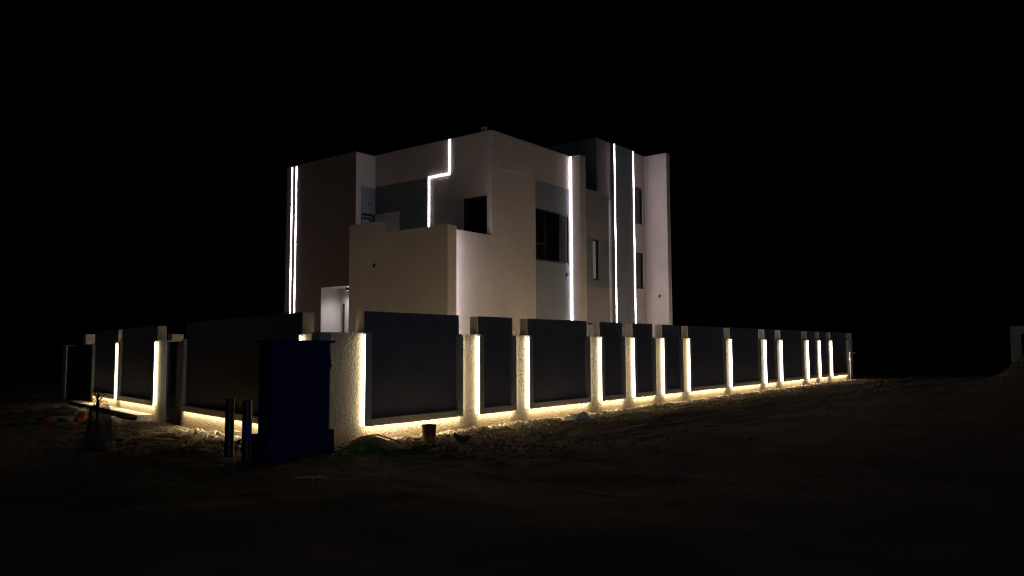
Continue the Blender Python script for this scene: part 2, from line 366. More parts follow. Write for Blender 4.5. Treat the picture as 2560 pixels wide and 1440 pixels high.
st = MB(xl); st.box(20.75, 29.3, -.40, -.002, -.25, .055)
st = st.build('entrance_step', M['concrete']); setorigin(st, (11.2, 24, -.2))
tag(st, 'long low concrete step with a black tiled front at the foot of the wall', 'step')
sf = MB(xl).box(20.80, 29.3, -.412, -.402, -.25, .035).build('front_tiles', M['black']); sf.parent = st; sf.matrix_parent_inverse = Matrix.Translation(-st.location)

# ------------------------------------------------------------------ house
H = empty('house', (18.38, 15, 0), 'modern two storey cream and grey house with vertical light strips, behind the boundary wall', 'house')
YF, X0 = 15.0, 18.38
mb = MB(); facade(mb, YF, 'y', X0, 23.11, 0, 8.45, [(20.66, 22.61, 4.62, 6.36)], .14, 1)
facade(mb, X0, 'x', YF, 20.21, 0, 8.45, [(15.19, 16.23, 4.2, 6.46)], .22, 1)
mb.face([(X0, 20.21, 0), (X0, 24, 0), (X0, 24, 8.45), (X0, 20.21, 8.45)]); mb.face([(X0, 24, 0), (23.11, 24, 0), (23.11, 24, 8.45), (X0, 24, 8.45)])
mb.face([(23.11, 15, 0), (23.11, 24, 0), (23.11, 24, 8.45), (23.11, 15, 8.45)])
mb.build('main_wall', M['cream'], H)
MB().box(X0+.001, 23.109, YF+.001, 24, 8.449, 8.47).build('roof', M['roof'], H)
# groove lines between storeys
MB().box(X0+.02, 20.655, YF-.007, YF-.0005, 7.325, 7.343).build('groove_trim', M['white'], H)
MB().box(X0-.007, X0-.0005, 15.0, 16.70, 7.325, 7.343).build('groove_trim', M['cream'], H)
# grey painted field round the front window
mb = MB(); facade(mb, YF-.006, 'y', 20.657, 22.70, 0, 7.27, [(20.66, 22.61, 4.62, 6.36)], .004, 1); mb.build('grey_painted_field', M['grey'], H)
def window(fr, gl, parent, fmat='alu', gmat='glass', name='window'):
    m = MB()
    for b in fr: m.box(*b)
    w = m.build(name, M[fmat], parent)
    for b in gl: MB().box(*b).build('pane', M[gmat], w)
    return w
a, b, c, d_ = 20.662, 22.608, 4.622, 6.358
y0, y1 = YF+.012, YF+.08
window([(a, b, y0, y1, c, c+.06), (a, b, y0, y1, d_-.06, d_), (a, a+.05, y0, y1, c+.06, d_-.06), (b-.025, b, y0, y1, c+.06, d_-.06), (21.21, 21.26, y0, y1, c+.06, d_-.06), (a+.05, 21.21, y0-.005, y1, 5.17, 5.22)],
       [(a+.05, 21.21, y0+.03, y0+.04, c+.06, 5.17), (a+.05, 21.21, y0+.03, y0+.04, 5.22, d_-.06), (21.26, b-.025, y0+.02, y0+.03, c+.06, d_-.06)], H)
# balcony glass door on the left face
x0_, x1_ = X0+.12, X0+.18
window([(x0_, x1_, 15.192, 15.26, 4.202, 6.458), (x0_, x1_, 16.16, 16.228, 4.202, 6.458), (x0_, x1_, 15.26, 16.16, 6.39, 6.458), (x0_, x1_, 15.95, 16.0, 4.3, 6.39)],
       [(x0_+.03, x0_+.04, 15.26, 16.16, 4.202, 6.39)], H, name='balcony_door')
# dark field and pale field on the left face
MB().box(X0-.006, X0-.0005, 17.70, 20.205, 4.2, 7.33).build('dark_painted_field', M['dgrey'], H)
MB().box(X0-.012, X0-.0065, 19.01, 20.19, 4.2, 6.36).build('pale_painted_field', M['pale'], H)
def strip(pts, parent, mat='cool', r=.028, joint=None):
    m = MB()
    for p in pts: m.box(*p)
    return m.build('light_strip', M[mat], parent)
sx0, sx1 = X0-.04, X0-.002
sx0, sx1 = X0-.014, X0+.002
strip([(sx0, sx1, 17.628, 17.658, 5.66, 7.340), (sx0, sx1, 16.727, 17.628, 7.312, 7.340), (sx0, sx1, 16.727, 16.757, 7.340, 8.44)], H)

# wing to the left
XW = 17.494
mb = MB(); facade(mb, XW, 'x', 20.21, 24.04, 0, 8.41, [(20.30, 21.98, 0.02, 3.87, .85)], .85, 1)
facade(mb, 20.21, 'y', XW, X0, 0, 8.41, [(17.745, 18.345, 4.9, 6.36)], .12, 1)
mb.face([(XW, 24.04, 0), (22, 24.04, 0), (22, 24.04, 8.41), (XW, 24.04, 8.41)]); mb.face([(22, 20.3, 0), (22, 24.04, 0), (22, 24.04, 8.41), (22, 20.3, 8.41)])
mb.build('wing_wall', M['brown'], H)
# lighter lining of the entrance recess and the return face
ln = MB()
ln.face([(XW+.004, 21.976, .02), (XW+.85, 21.976, .02), (XW+.85, 21.976, 3.866), (XW+.004, 21.976, 3.866)])
ln.face([(XW+.004, 20.304, 3.866), (XW+.004, 21.976, 3.866), (XW+.85, 21.976, 3.866), (XW+.85, 20.304, 3.866)])
ln.face([(XW+.004, 20.304, .02), (XW+.85, 20.304, .02), (XW+.85, 20.304, 3.866), (XW+.004, 20.304, 3.866)])
ln.face([(XW+.846, 20.304, .02), (XW+.846, 21.976, .02), (XW+.846, 21.976, 3.866), (XW+.846, 20.304, 3.866)])
ln.build('entrance_lining', M['white'], H)
mb = MB(); facade(mb, 20.206, 'y', XW, X0-.014, 0, 8.405, [(17.742, 18.348, 4.897, 6.363)], .003, 1); mb.build('return_face_render', M['cream'], H)
mb = MB(); facade(mb, 20.200, 'y', 17.705, X0-.014, 4.3, 7.285, [(17.740, 18.350, 4.895, 6.365)], .005, 1); mb.build('grey_painted_field', M['grey'], H)
MB().box(XW, 22, 20.21, 24.04, 8.409, 8.43).build('roof', M['roof'], H)
y0 = 20.21+.03
window([(17.746, 18.344, y0, y0+.06, 6.29, 6.358), (17.746, 17.80, y0, y0+.06, 4.9, 6.29), (18.29, 18.344, y0, y0+.06, 4.9, 6.29), (17.80, 18.20, y0-.01, y0+.05, 6.16, 6.22), (18.15, 18.20, y0-.01, y0+.05, 4.9, 6.16)],
       [(17.80, 18.15, y0+.03, y0+.035, 4.9, 6.16), (18.20, 18.29, y0+.03, y0+.035, 4.9, 6.29)], H, gmat='paleglass')
dr = MB().box(XW+.80, XW+.842, 20.36, 21.78, .05, 3.55).build('front_door', M['white'], H)
MB().box(XW+.74, XW+.795, 21.655, 21.705, .5, 3.33).build('handle', M['black'], dr)
# twin light strips on the wing
for yy, js in ((23.47, None), (23.72, 4.15)):
    p = (XW-.010, XW+.003, yy-.015, yy+.015)
    if js: strip([(*p, .3, js-.015), (*p, js+.015, 8.38)], H)
    else: strip([(*p, .3, 8.38)], H)

# balcony slab wall in front, with its step, and the side parapet
mb = MB(); mb.box(16.0, 16.37, 14.64, 17.52, 0, 5.19); mb.box(16.0, 16.37, 17.5205, 18.76, 0, 5.56); mb.build('balcony_wall', M['cream'], H)
MB().box(16.371, X0-.001, YF, YF+.2, 0, 5.172).build('side_parapet', M['cream'], H)
MB().box(16.371, X0-.013, YF+.201, 18.76, 4.0, 4.2).build('balcony_floor', M['roof'], H)
MB().box(16.372, 16.376, 14.75, 14.82, .3, 5.10).build('light_strip', M['cool'], H)

# fin, low block, tower
MB().box(22.73, 23.109, 14.586, YF-.001, 0, 8.46).build('facade_fin', M['cream'], H)
MB().box(22.718, 22.731, YF-.056, YF-.042, .3, 8.43).build('light_strip', M['cool'], H)
mb = MB(); facade(mb, YF, 'y', 23.11, 25.36, 0, 7.49, [(24.185, 24.64, 4.20, 5.70), (23.72, 24.9, .9, 2.64)], .16, 1)
mb.face([(23.11, YF, 7.49), (25.36, YF, 7.49), (25.36, 20, 7.49), (23.11, 20, 7.49)]); mb.face([(25.36, YF, 0), (25.36, 20, 0), (25.36, 20, 7.49), (25.36, YF, 7.49)])
mb.build('low_block_wall', M['taupe'], H)
mb = MB(); facade(mb, YF-.006, 'y', 23.72, 25.30, 3.94, 5.73, [(24.185, 24.64, 4.20, 5.70)], .005, 1); mb.build('grey_painted_field', M['grey'], H)
y0 = YF+.05
w = window([(24.187, 24.235, y0, y0+.06, 4.202, 5.698), (24.59, 24.638, y0, y0+.06, 4.202, 5.698), (24.235, 24.59, y0, y0+.06, 4.202, 4.25), (24.235, 24.59, y0, y0+.06, 5.65, 5.698)], [], H)
cu = MB(); pts = [(24.235+.355*k/40, YF+.13+.018*math.sin(k*1.15)) for k in range(41)]
for p, q in zip(pts, pts[1:]): cu.face([(p[0], p[1], 4.21), (q[0], q[1], 4.21), (q[0], q[1], 5.69), (p[0], p[1], 5.69)])
cu.build('curtain', M['curtain'], w, smooth=True)
window([(23.722, 24.898, y0, y0+.06, 2.56, 2.638), (23.722, 23.78, y0, y0+.06, .9, 2.56), (24.84, 24.898, y0, y0+.06, .9, 2.56)], [(23.78, 24.84, y0+.03, y0+.035, .9, 2.56)], H, gmat='paleglass')
TZ = 9.77
mb = MB(); facade(mb, 15.5, 'y', 25.34, 29.48, 0, TZ, [(28.33, 29.00, 6.83, 8.37), (28.33, 29.00, 4.14, 5.65)], .14, 1)
mb.face([(29.48, 15.5, 0), (29.48, 20.5, 0), (29.48, 20.5, TZ), (29.48, 15.5, TZ)])
mb.face([(25.34, 20.5, 0), (29.48, 20.5, 0), (29.48, 20.5, TZ), (25.34, 20.5, TZ)])
mb.build('tower_wall', M['cream'], H)
MB().box(25.346, 26.438, 15.494, 15.4995, 7.5, TZ-.003).build('shaded_upper_field', M['brown'], H)  # upper tower wall darkened by colour, shade put in as paint
MB().box(25.33, 25.345, 15.504, 20.5, 0, TZ-.002).build('dark_side_wall', M['dgrey'], H)
MB().box(25.346, 29.48, 15.504, 20.5, TZ-.001, TZ+.015).build('roof', M['roof'], H)
MB().box(26.44, 27.99, 15.36, 15.499, 0, 9.76).build('grey_tower_panel', M['grey'], H)
p = (26.66, 26.70, 15.345, 15.42); strip([(26.445, 26.475, 15.350, 15.362, .3, 9.73)], H)
strip([(27.955, 27.985, 15.350, 15.362, .3, 4.86), (27.955, 27.985, 15.350, 15.362, 4.90, 9.73)], H)
MB().box(29.18, 29.479, 14.48, 15.499, 0, 9.775).build('facade_fin', M['cream'], H)
y0 = 15.5+.04
for z0, z1 in ((6.832, 8.368), (4.142, 5.648)):
    window([(28.332, 28.38, y0, y0+.06, z0, z1), (28.93, 28.998, y0, y0+.06, z0, z1), (28.38, 28.93, y0, y0+.06, z0, z0+.06), (28.38, 28.93, y0, y0+.06, z1-.05, z1)],
           [(28.38, 28.93, y0+.03, y0+.035, z0+.06, z1-.05)], H)

# fittings on the house
def fitting(name, label, cat, parts, loc):
    e = empty(name, loc, label, cat)
    for nm, m, mat in parts: m.build(nm, M[mat], e, smooth=False)
    return e
def bracket_lamp(base, out, label):
    b = Vector(base); o = Vector(out)
    side = o.cross(Vector((0, 0, 1)))
    m1 = MB().tube([b, b+o*.02], .05, 12); m2 = MB().tube([b+o*.02, b+o*.10+Vector((0, 0, -.02))], .014)
    m3 = MB().tube([b+o*.07+Vector((0, 0, .0)), b+o*.13+Vector((0, 0, -.13))], [.03, .045], 14)
    m4 = MB().tube([b+o*.131+Vector((0, 0, -.131)), b+o*.134+Vector((0, 0, -.137))], .038, 14)
    return fitting('wall_spotlight', label, 'spotlight', [('mount', m1, 'white'), ('arm', m2, 'black'), ('head', m3, 'black'), ('lens', m4, 'lens')], base)
bracket_lamp((16.0, 17.53, 4.27), (-1, 0, 0), 'small unlit spotlight fixed to the broad cream balcony wall left of the house corner')
bracket_lamp((22.33, 14.994, 4.30), (0, -1, 0), 'small black spotlight fixed under the large dark window on grey paint')
bracket_lamp((29.18, 14.856, 3.90), (-1, 0, 0), 'small black spotlight fixed low on the tall pink-lit fin at the right of the house')
fitting('wall_outlet', 'tiny square outlet box on the narrow return face above the small lit window', 'outlet box', [('cover', MB().box(18.05, 18.13, 20.17, 20.199, 6.62, 6.76), 'grey'), ('socket', MB().box(18.075, 18.105, 20.165, 20.169, 6.66, 6.70), 'black')], (18.09, 20.2, 6.69))
e = empty('roof_floodlight', (18.55, 15.42, 8.47), 'small pale boxy floodlight standing on the roof edge beside the highest front corner', 'floodlight')
MB().box(18.50, 18.60, 15.34, 15.54, 8.52, 8.66).build('head', M['white'], e, bevel=.01); MB().box(18.53, 18.57, 15.42, 15.46, 8.47, 8.52).build('bracket', M['black'], e)
e = empty('downlight', (17.9, 21.056, 3.866), 'black cylinder downlight glowing under the entrance ceiling', 'downlight')
MB().lathe([(.055, 3.75), (.055, 3.862)], 17.9, 21.056, 20, False).build('housing', M['black'], e)
MB().lathe([(.048, 3.757), (.048, 3.76)], 17.9, 21.056, 20).build('lens', M['disc'], e)
for nm, loc, en in (('downlight_beam', (17.9, 21.056, 3.74), 62),):
    l = bpy.data.lights.new(nm, 'SPOT'); l.energy = en; l.spot_size = math.radians(165); l.spot_blend = 1.; l.shadow_soft_size = .04; l.color = (1, .93, .92)
    lo = bpy.data.objects.new(nm, l); lo.location = loc; COL.objects.link(lo); lo.parent = e; lo.matrix_parent_inverse = Matrix.Translation(-e.location)

# ------------------------------------------------------------------ utility cabinet and bollards
CB = empty('utility_cabinet', (8.1, 10.8, -.03), 'large dark blue utility cabinet on a wider plinth at the wall corner', 'cabinet')
cx0, cx1, cy0, cy1 = 7.545, 8.70, 10.65, 11.02
MB().box(cx0, cx1, cy0+.02, cy1, .392, 1.84).build('body', M['cab'], CB, bevel=.008)
MB().box(cx0-.05, cx1+.06, cy0-.05, cy1+.03, 1.842, 1.885).build('roof', M['cab'], CB, bevel=.006)
MB().box(7.442, 8.766, 10.60, 11.05, -.2, .39).build('plinth', M['cab'], CB, bevel=.01)
dm = (cx0+cx1)/2-.02
for a_, b_ in ((cx0+.02, dm-.004), (dm+.004, cx1-.02)):
    dd = MB().box(a_, b_, cy0, cy0+.019, .42, 1.82).build('door', M['cab'], CB, bevel=.004)
MB().lathe([(.014, 1.195), (.014, 1.222)], 8.187, cy0-.012, 12).box(8.176, 8.198, cy0-.03, cy0-.001, 1.10, 1.175).build('handle', M['steel'], dd)
MB().box(7.558, 7.722, cy0-.004, cy0-.001, 1.69, 1.79).build('label_sheet', M['cablabel'], CB)
lt = MB()
for r_, (zz, w_) in enumerate(((1.26, .11), (1.22, .09), (1.18, .10), (1.14, .08))): lt.box(8.36, 8.36+w_, cy0-.004, cy0-.001, zz, zz+.018)
lt.build('faded_lettering', M['letter'], CB)
lt = MB()
for zz, w_ in ((.80, .17), (.77, .14)): lt.box(8.30, 8.30+w_, cy0-.004, cy0-.001, zz, zz+.014)
lt.build('faded_lettering', M['letter'], CB)
v = MB(); v.face([(8.701, 10.70, 1.70), (8.701, 10.95, 1.70), (8.775, 10.95, 1.43), (8.775, 10.70, 1.43)])
v.face([(8.701, 10.70, 1.70), (8.775, 10.70, 1.43), (8.701, 10.70, 1.43)]); v.face([(8.701, 10.95, 1.70), (8.701, 10.95, 1.43), (8.775, 10.95, 1.43)]); v.face([(8.701, 10.70, 1.43), (8.775, 10.70, 1.43), (8.775, 10.95, 1.43), (8.701, 10.95, 1.43)])
v.build('vent_hood', M['cab'], CB)

def bollard(x, y, h, label, sleeve):
    e = empty('bollard', (x, y, -.03), label, 'bollard', 'bollards beside the cabinet')
    MB().lathe([(.074, -.15), (.074, h-.05), (.068, h-.035), (.04, h-.03)], x, y, 28).build('post', M['bollard'], e, smooth=False)
    MB().lathe([(.082, -.1), (.082, .005), (.074, .02)], x, y, 28).build('collar', M['black'], e)
    if sleeve: MB().lathe([(.0765, .30), (.0765, .62)], x, y, 28, False).build('blue_sleeve', M['cablabel'], e, smooth=True)
    return e
bollard(7.417, 11.609, .96, 'round black bollard standing clear to the left of the cabinet', False)
bollard(7.43, 11.14, .95, 'round black bollard with a blue band, tight against the left side of the cabinet', True)

# ------------------------------------------------------------------ bucket and litter
bx, by = 10.70, 10.25; bz = gz(bx, by)-.015
BK = empty('paint_bucket', (bx, by, bz), 'red and yellow paint bucket standing by the lit wall', 'bucket')
o = MB().lathe([(.112, 0), (.116, .02), (.133, .30), (.140, .302), (.140, .335), (.134, .34), (.130, .30), (.110, .02)], 0, 0, 32, False).build('pail', M['bucket']); o.location = (bx, by, bz); o.parent = BK; o.matrix_parent_inverse = Matrix.Translation(-BK.location)
o = MB().lathe([(.109, .02), (.129, .29)], 0, 0, 32).build('filling', M['clay']); o.location = (bx, by, bz); o.parent = BK; o.matrix_parent_inverse = Matrix.Translation(-BK.location)
MB().tube([(bx+.141*math.cos(t)*1.0, by+.141*math.sin(t)*.6-.0, bz+.32-.16*math.sin(t*1.0+.0)**2) for t in [math.pi*(-.5+k/14) for k in range(15)]], .004, 6).build('handle', M['steel'], BK)

def slabmesh(cx, cy, w, l, h, rot, n=12, amp=.02, seed=1, taper=1., zoff=0.):
    """crumpled, draped sheet-like or lumpy closed body"""
    r = random.Random(seed); m = MB(); ca, sa = math.cos(rot), math.sin(rot); top = []; bot = []
    ph = r.random()*50
    for i in range(n+1):
        for j in range(n+1):
            u = i/n*2-1; v_ = j/n*2-1
            a = u*math.sqrt(max(0, 1-v_*v_/2)); b = v_*math.sqrt(max(0, 1-u*u/2)); e_ = 1-max(abs(u), abs(v_))**3
            px_ = a*w/2*(1+.12*math.sin(3*b+ph)); py_ = b*l/2*(1+.12*math.sin(4*a+ph))
            x = cx+px_*ca-py_*sa; y = cy+px_*sa+py_*ca; zg = gz(x, y)+zoff
            nz = float(fbm(np.array([x*9+ph]), np.array([y*9]), 3)[0])
            top.append(m._p((x, y, zg+.006+e_*h*(.6+.8*(nz+.5))+amp*nz))); bot.append(m._p((x, y, zg-.02)))
    N = n+1
    for i in range(n):
        for j in range(n):
            m.f.append([top[i*N+j], top[(i+1)*N+j], top[(i+1)*N+j+1], top[i*N+j+1]]); m.f.append([bot[i*N+j], bot[i*N+j+1], bot[(i+1)*N+j+1], bot[(i+1)*N+j]])
    ed = [(0, j) for j in range(n)]+[(i, n) for i in range(n)]+[(n, n-j) for j in range(n)]+[(n-i, 0) for i in range(n)]
    for k in range(len(ed)):
        a, b = ed[k], ed[(k+1) % len(ed)]; ia, ib = a[0]*N+a[1], b[0]*N+b[1]; m.f.append([top[ia], top[ib], bot[ib], bot[ia]])
    return m
def litter(name, m, mat, label, cat, loc, group=None, smooth=True):
    o = m.build(name, M[mat], smooth=smooth); setorigin(o, (loc[0], loc[1], gz(loc[0], loc[1]))); return tag(o, label, cat, group)
litter('plastic_sheet', slabmesh(15.95, 10.36, 1.05, .5, .11, .05, 14, .05, 4, 1., .02), 'sheet', 'crumpled white plastic sheet lying in the soil below the second long bay', 'plastic sheet', (16.0, 10.42))
# turf strips with blades
def turf(name, cx, cy, w, l, rot, seed, label):
    m = slabmesh(cx, cy, w, l, .035, rot, 14, .03, seed); r = random.Random(seed); ca, sa = math.cos(rot), math.sin(rot)
    base = list(m.v); 
    for k in range(5200):
        a = r.uniform(-1, 1); b = r.uniform(-1, 1)
        if a*a+b*b > 1.25 or max(abs(a), abs(b)) > .93: continue
        x = cx+a*w/2*.98*ca-b*l/2*.98*sa; y = cy+a*w/2*.98*sa+b*l/2*.98*ca; z = gz(x, y)+.03
        t = r.uniform(0, 6.28); dx, dy = .004*math.cos(t), .004*math.sin(t); lx, ly = r.uniform(-.02, .02), r.uniform(-.02, .02)
        m.face([(x-dx, y-dy, z), (x+dx, y+dy, z), (x+lx, y+ly, z+r.uniform(.02, .045))])
    return litter(name, m, 'grass', label, 'turf', (cx, cy), 'offcuts of green turf by the cabinet', smooth=False)
turf('turf_offcut', 8.55, 10.12, 1.75, .75, .12, 3, 'wide crumpled piece of green turf at the right foot of the cabinet')
turf('turf_offcut', 9.42, 9.55, .95, .28, -.55+.25, 5, 'narrow folded strip of green turf reaching right below the bucket')
# pale pipe, hoop, sticks
def tubel(name, pts, r, mat, label, cat, group=None):
    pp = [(x, y, gz(x, y)+z) for x, y, z in pts]
    return litter(name, MB().tube(pp, r), mat, label, cat, (pts[0][0], pts[0][1]), group)
tubel('plastic_pipe', [(6.62, 8.86, .03), (6.66, 8.80, .045), (6.74, 8.76, .03), (6.86, 8.66, .03), (6.96, 8.56, .025)], .011, 'pipe', 'short pale bent pipe lying in the dark foreground', 'pipe')
tubel('wire_hoop', [(6.40, 8.14, .0), (6.39, 8.15, .08), (6.41, 8.14, .135), (6.46, 8.10, .15), (6.51, 8.06, .135), (6.53, 8.04, .08), (6.50, 8.06, .0)], .004, 'pipe', 'thin wire hoop sticking out of the soil in the dark foreground', 'wire')
tubel('curved_stick', [(7.75, 15.3, .02), (7.85, 15.1, .06), (8.02, 14.95, .05), (8.2, 14.75, .03), (8.45, 14.4, .03)], .012, 'wood', 'long pale curved stick on the rubble left of the free bollard', 'stick', 'loose sticks on the rubble')
tubel('curved_stick', [(7.25, 14.0, .01), (7.32, 13.9, .06), (7.45, 13.75, .07)], .010, 'wood', 'short curved stick arching from the soil, nearest the camera of the sticks', 'stick', 'loose sticks on the rubble')
tubel('curved_stick', [(8.05, 16.1, .02), (8.3, 15.9, .04)], .010, 'wood', 'short straight stick farthest back among the sticks on the rubble', 'stick', 'loose sticks on the rubble')
tubel('thin_plank', [(9.45, 10.72, .05), (9.75, 10.62, .05), (10.25, 10.50, .02)], .014, 'wood', 'thin dark lath lying on the sand heap below the first bay', 'lath')
litter('cardboard_scrap', slabmesh(7.42, 12.45, .16, .10, .008, .4, 5, .004, 8), 'card', 'small flat pale scrap of cardboard left of the free bollard', 'cardboard')  if False else None
o = MB().box(-.09, .09, -.05, .05, 0, .008).build('cardboard_scrap', M['card']); o.location = (7.457, 12.409, gz(7.457, 12.409)+.03); o.rotation_euler = (.15, .1, -.3); tag(o, 'small flat pale cardboard scrap in front of the free bollard', 'cardboard')

def rock(x, y, sx, sy, sz, seed, mat, name, label, cat, group=None, flat=False):
    r = random.Random(seed); m = MB(); n1, n2 = 7, 10; pts = []
    ph = seed*7.7
    def rad(t, p): return 1+.28*math.sin(2.1*t+ph)*math.cos(1.7*p+ph)+.16*math.sin(5*p+ph*2)*math.sin(t*3)
    rings = []
    for i in range(1, n1):
        t = math.pi*i/n1; rings.append([m._p((x+sx*rad(t, 2*math.pi*k/n2)*math.sin(t)*math.cos(2*math.pi*k/n2), y+sy*rad(t, 2*math.pi*k/n2)*math.sin(t)*math.sin(2*math.pi*k/n2), sz*math.cos(t)*rad(t, 0))) for k in range(n2)])
    a = m._p((x, y, sz)); b = m._p((x, y, -sz))
    for k in range(n2): m.f.append([a, rings[0][k], rings[0][(k+1) % n2]]); m.f.append([b, rings[-1][(k+1) % n2], rings[-1][k]])
    for p, q in zip(rings, rings[1:]):
        for k in range(n2): m.f.append([p[k], q[k], q[(k+1) % n2], p[(k+1) % n2]])
    o = m.build(name, M[mat]); z = gz(x, y)
    o.data.transform(Matrix.Translation((-x, -y, 0))); o.location = (x, y, z+sz*.45); o.rotation_euler[2] = r.uniform(0, 3)
    return tag(o, label, cat, group)
# broken clay piece right of the bucket
m = MB().tube([(11.15, 10.02, .16), (11.17, 10.0, .10), (11.22, 9.98, .05), (11.30, 9.94, .03), (11.38, 9.90, .05), (11.44, 9.87, .08)], [.012, .04, .055, .05, .055, .02], 9)
m.v = [(a, b, c+gz(11.3, 9.95)-.01) for a, b, c in m.v]
litter('clay_shard', m, 'clay', 'dark curled shard standing up from the soil right of the bucket', 'shard', (11.3, 9.95))
rock(8.62, 13.05, .17, .10, .06, 3, 'concrete', 'stone_block', 'flat grey stone block between the bollards at the foot of the wall', 'stone')
rock(6.703, 10.732, .06, .05, .025, 6, 'stone', 'pebble', 'single pale flat stone in the dark foreground left of the cabinet', 'stone')
for k in range(26):     # white plaster crumbs at the foot of the short wall
    t = random.random(); yy = 13.6+3.6*random.random()**.8; lx = LX0+LM*(yy-YB); xx = lx-.18-.35*random.random()
    rock(xx, yy, random.uniform(.03, .09), random.uniform(.03, .08), random.uniform(.015, .05), 100+k, 'stone', 'plaster_crumb', 'chunk of broken white plaster strewn along the foot of the short wall', 'debris', 'plaster debris at the foot of the short wall')
def clod_field(name, spots, mat, label):
    vs = []; fs = []; r = np.random.RandomState(9)
    base = np.array([(1, 0, 0), (-1, 0, 0), (0, 1, 0), (0, -1, 0), (0, 0, 1), (0, 0, -.4), (.7, .7, .2), (-.7, .7, .3), (-.7, -.7, .15), (.7, -.7, .3)], float)
    F_ = [(4, 0, 6), (4, 6, 2), (4, 2, 7), (4, 7, 1), (4, 1, 8), (4, 8, 3), (4, 3, 9), (4, 9, 0), (5, 6, 0), (5, 2, 6), (5, 7, 2), (5, 1, 7), (5, 8, 1), (5, 3, 8), (5, 9, 3), (5, 0, 9)]
    X_, Y_, S_ = spots.T; Z_ = ground_h(X_, Y_)
    for k in range(len(X_)):
        a = r.uniform(0, 6.28); ca, sa = math.cos(a), math.sin(a); b = base*(1+r.uniform(-.35, .35, base.shape))*S_[k]*np.array([1.25, 1, .75])
        p = np.stack([b[:, 0]*ca-b[:, 1]*sa+X_[k], b[:, 0]*sa+b[:, 1]*ca+Y_[k], b[:, 2]+Z_[k]+S_[k]*.1], 1)
        n0 = len(vs); vs += p.tolist(); fs += [(n0+i_, n0+j_, n0+k_) for i_, j_, k_ in F_]
    me = bpy.data.meshes.new(name); me.from_pydata(vs, [], fs); me.materials.append(mat); o = bpy.data.objects.new(name, me); COL.objects.link(o)
    return tag(o, label, 'clods', kind='stuff')
r_ = np.random.RandomState(4)
n_ = 15000
x_ = 9.3+34*r_.rand(n_)**1.35; d_ = .05+np.abs(r_.randn(n_))**1.3*1.5
sp = np.stack([x_, YB-.03-d_, (.008+.028*r_.rand(n_)**3.2)*(1+.5*(x_ > 20))], 1); tf = lambda q: (lambda w: w[~((w[:, 0] > 15.3) & (w[:, 0] < 16.6) & (w[:, 1] > 10.0) & (w[:, 1] < 10.7))])(q[~((q[:, 0] > 7.5) & (q[:, 0] < 10.1) & (q[:, 1] > 9.2) & (q[:, 1] < 10.62))])
sp = tf(sp); sp = sp[(sp[:, 1] > 3) & ~((sp[:, 0] < 9.0) & (sp[:, 1] > 10.3))]
y2 = 11.9+18*r_.rand(6500)**1.3; x2 = LX0+LM*(y2-YB)-.1-np.abs(r_.randn(6500))*2.4
sp2 = np.stack([x2, y2, .008+.032*r_.rand(6500)**3], 1); sp2 = sp2[(sp2[:, 0] > 2)]
x3 = 36.5+3*r_.randn(1800); y3 = 2+1.9*r_.randn(1800); sp3 = np.stack([x3, y3, .02+.09*r_.rand(1800)**2.5], 1)
clod_field('soil_clods', np.concatenate([sp, sp2, sp3]), M['soil'], 'loose clods and grit strewn over the soil round the walls')
x4 = 9.2+30*r_.rand(2600)**1.4; sp4 = np.stack([x4, YB-.04-np.abs(r_.randn(2600))*.16-.22*(x4 < 14)*r_.rand(2600), .008+.030*r_.rand(2600)**2.2], 1)
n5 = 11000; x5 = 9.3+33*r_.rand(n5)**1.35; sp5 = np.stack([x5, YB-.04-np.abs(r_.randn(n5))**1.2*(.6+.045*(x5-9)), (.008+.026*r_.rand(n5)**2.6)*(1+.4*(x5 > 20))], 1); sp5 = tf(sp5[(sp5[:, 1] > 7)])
clod_field('light_band_clods', sp5, M['litsoil'], 'clods in a paler colour standing in for strip light, thickest towards the foot of the long wall')
clod_field('plaster_grit', sp4, M['stone'], 'pale plaster grit piled in a line along the foot of the long wall')  # plaster debris; its pale colour also brightens the strip-lit wall foot
for k, (xx, yy, s_) in enumerate(((9.0, 10.95, .06), (9.12, 10.85, .04), (9.3, 10.98, .045), (9.9, 10.86, .055), (10.35, 10.72, .05), (10.45, 10.8, .07))):
    rock(xx, yy, s_*1.4, s_, s_*.6, 300+k, 'stone' if k % 2 else 'clay', 'plaster_crumb', 'broken chunk of plaster by the corner between cabinet and bucket', 'debris', 'plaster chunks by the corner')

# builder's rubbish left: orange bag, red bag, planks
bag = rock(9.60, 21.9, .20, .18, .15, 11, 'orange', 'orange_bag', 'crumpled orange bag on the rubbish pile at the far left', 'bag')
rock(8.75, 22.0, .30, .2, .10, 12, 'red', 'red_bag', 'dull red crumpled bag lying left of the planks', 'bag')
def plank(x, y, z, l, w, h, rz, ry, label, mat='wood'):
    o = MB().box(-l/2, l/2, -w/2, w/2, -h/2, h/2).build('plank', M[mat], bevel=.004); o.location = (x, y, gz(x, y)+z); o.rotation_euler = (0, ry, rz)
    return tag(o, label, 'plank', 'planks on the rubbish pile')
plank(9.35, 22.4, .10, 1.1, .12, .03, -.72, .03, 'pale plank lying lowest on the rubbish pile by the orange bag', 'pipe')
plank(9.25, 22.6, .20, 1.0, .35, .05, -.70, .02, 'broad dark board lying on top of the rubbish pile', 'clay')
plank(8.85, 22.5, .05, .7, .10, .03, -.80, 0, 'short plank at the left end of the rubbish pile', 'concrete')
litter('rubbish_heap', slabmesh(9.5, 23.8, 2.6, 1.3, .16, -.9, 14, .08, 21), 'soil', 'low heap of dumped earth behind the planks and orange bag', 'heap', (9.5, 23.8))

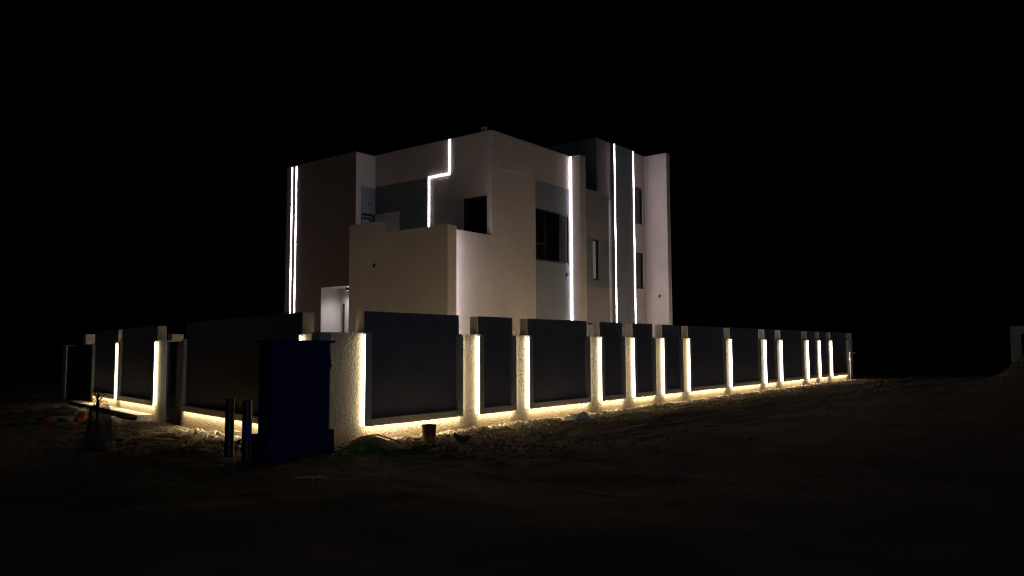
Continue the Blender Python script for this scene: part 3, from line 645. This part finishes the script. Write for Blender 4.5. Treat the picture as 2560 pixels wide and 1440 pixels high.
# sapling wrapped in dark net
sx, sy = 6.93, 15.18; sz = gz(sx, sy)
SP = empty('wrapped_sapling', (sx, sy, sz), 'bare sapling wrapped in a dark shade net, dark against the lit step', 'sapling')
MB().tube([(sx, sy, sz-.05), (sx+.01, sy, sz+.4), (sx, sy+.01, sz+.75), (sx+.01, sy, sz+.98)], [.03, .026, .022, .012], 8).build('trunk', M['twig'], SP, smooth=True)
rt = random.Random(5); br = MB()
for k in range(20):
    a = rt.uniform(0, 6.28); h0 = sz+rt.uniform(.66, .9); L = rt.uniform(.12, .26)
    br.tube([(sx, sy, h0), (sx+math.cos(a)*L*.5, sy+math.sin(a)*L*.5, h0+L*.7), (sx+math.cos(a)*L, sy+math.sin(a)*L, h0+L*rt.uniform(.5, .95))], [.007, .005, .002], 5)
for q_ in range(2): br.tube([(sx+.17*math.cos(t)*(1 if q_ else .3), sy+.17*math.cos(t)*(-.3 if q_ else 1), sz+.72+.19*math.sin(t)) for t in [math.pi*k/12 for k in range(13)]], .004, 5)
br.build('twigs', M['twig'], SP)
nm = MB(); prof = [(.25, 0), (.235, .12), (.205, .35), (.18, .55), (.17, .68), (.16, .75), (.10, .765), (.03, .75)]
rings = []
for i, (r_, z_) in enumerate(prof):
    rings.append([nm._p((sx+.06*(1-z_)+(r_*(1+.20*math.sin(3*t+z_*4+1)+.10*math.sin(8*t+z_*5)))*math.cos(t), sy+(r_*(1+.20*math.sin(3*t+z_*4+1)+.10*math.sin(8*t+z_*5)))*math.sin(t), sz-.02+z_+.05*math.sin(3*t+2)*z_)) for t in [2*math.pi*k/36 for k in range(36)]])
for a, b in zip(rings, rings[1:]):
    for k in range(36): nm.f.append([a[k], a[(k+1) % 36], b[(k+1) % 36], b[k]])
nt_ = M['net'].node_tree; pb = nt_.nodes['Principled BSDF']; tr_ = nt_.nodes.new('ShaderNodeBsdfTransparent'); mx_ = nt_.nodes.new('ShaderNodeMixShader')
mx_.inputs[0].default_value = .42; nt_.links.new(pb.outputs[0], mx_.inputs[1]); nt_.links.new(tr_.outputs[0], mx_.inputs[2]); nt_.links.new(mx_.outputs[0], nt_.nodes['Material Output'].inputs[0])
nm.build('shade_net', M['net'], SP, smooth=True)

# tap pipe on the far end of the long wall
TP = empty('water_pipe', (42.87, 11.0, .1), 'white water pipe with a tap on the far right end of the boundary wall', 'pipe')
MB().tube([(42.86, YB-.10, 1.42), (43.95, YB-.10, 1.40)], .03, 8).build('spout', M['sheet'], TP)
MB().tube([(42.90, YB-.10, .05), (42.87, YB-.10, .98), (42.86, YB-.10, 1.42)], .022, 8).build('riser', M['sheet'], TP)
MB().tube([(42.86, YB-.10, 1.02), (42.87, YB-.10, 1.13)], .055, 10).build('valve', M['sheet'], TP)

# unfinished building behind the mound at the right edge
UB = empty('unfinished_building', (56, 5.2, -.4), 'pale concrete frame of an unfinished building showing behind the mound at the right edge', 'building')
bx_ = 55.0
MB().box(bx_, bx_+.35, 4.62, 5.13, -1, 2.70).build('column', M['concrete'], UB); MB().box(bx_, bx_+.35, -4, 4.619, 2.42, 2.70).build('beam', M['concrete'], UB)
MB().box(bx_, bx_+.35, -4.5, -4.001, -1, 2.70).build('column', M['concrete'], UB); MB().box(bx_+.01, bx_+8, -4.4, 5.1, 2.701, 2.9).build('roof_slab', M['concrete'], UB)
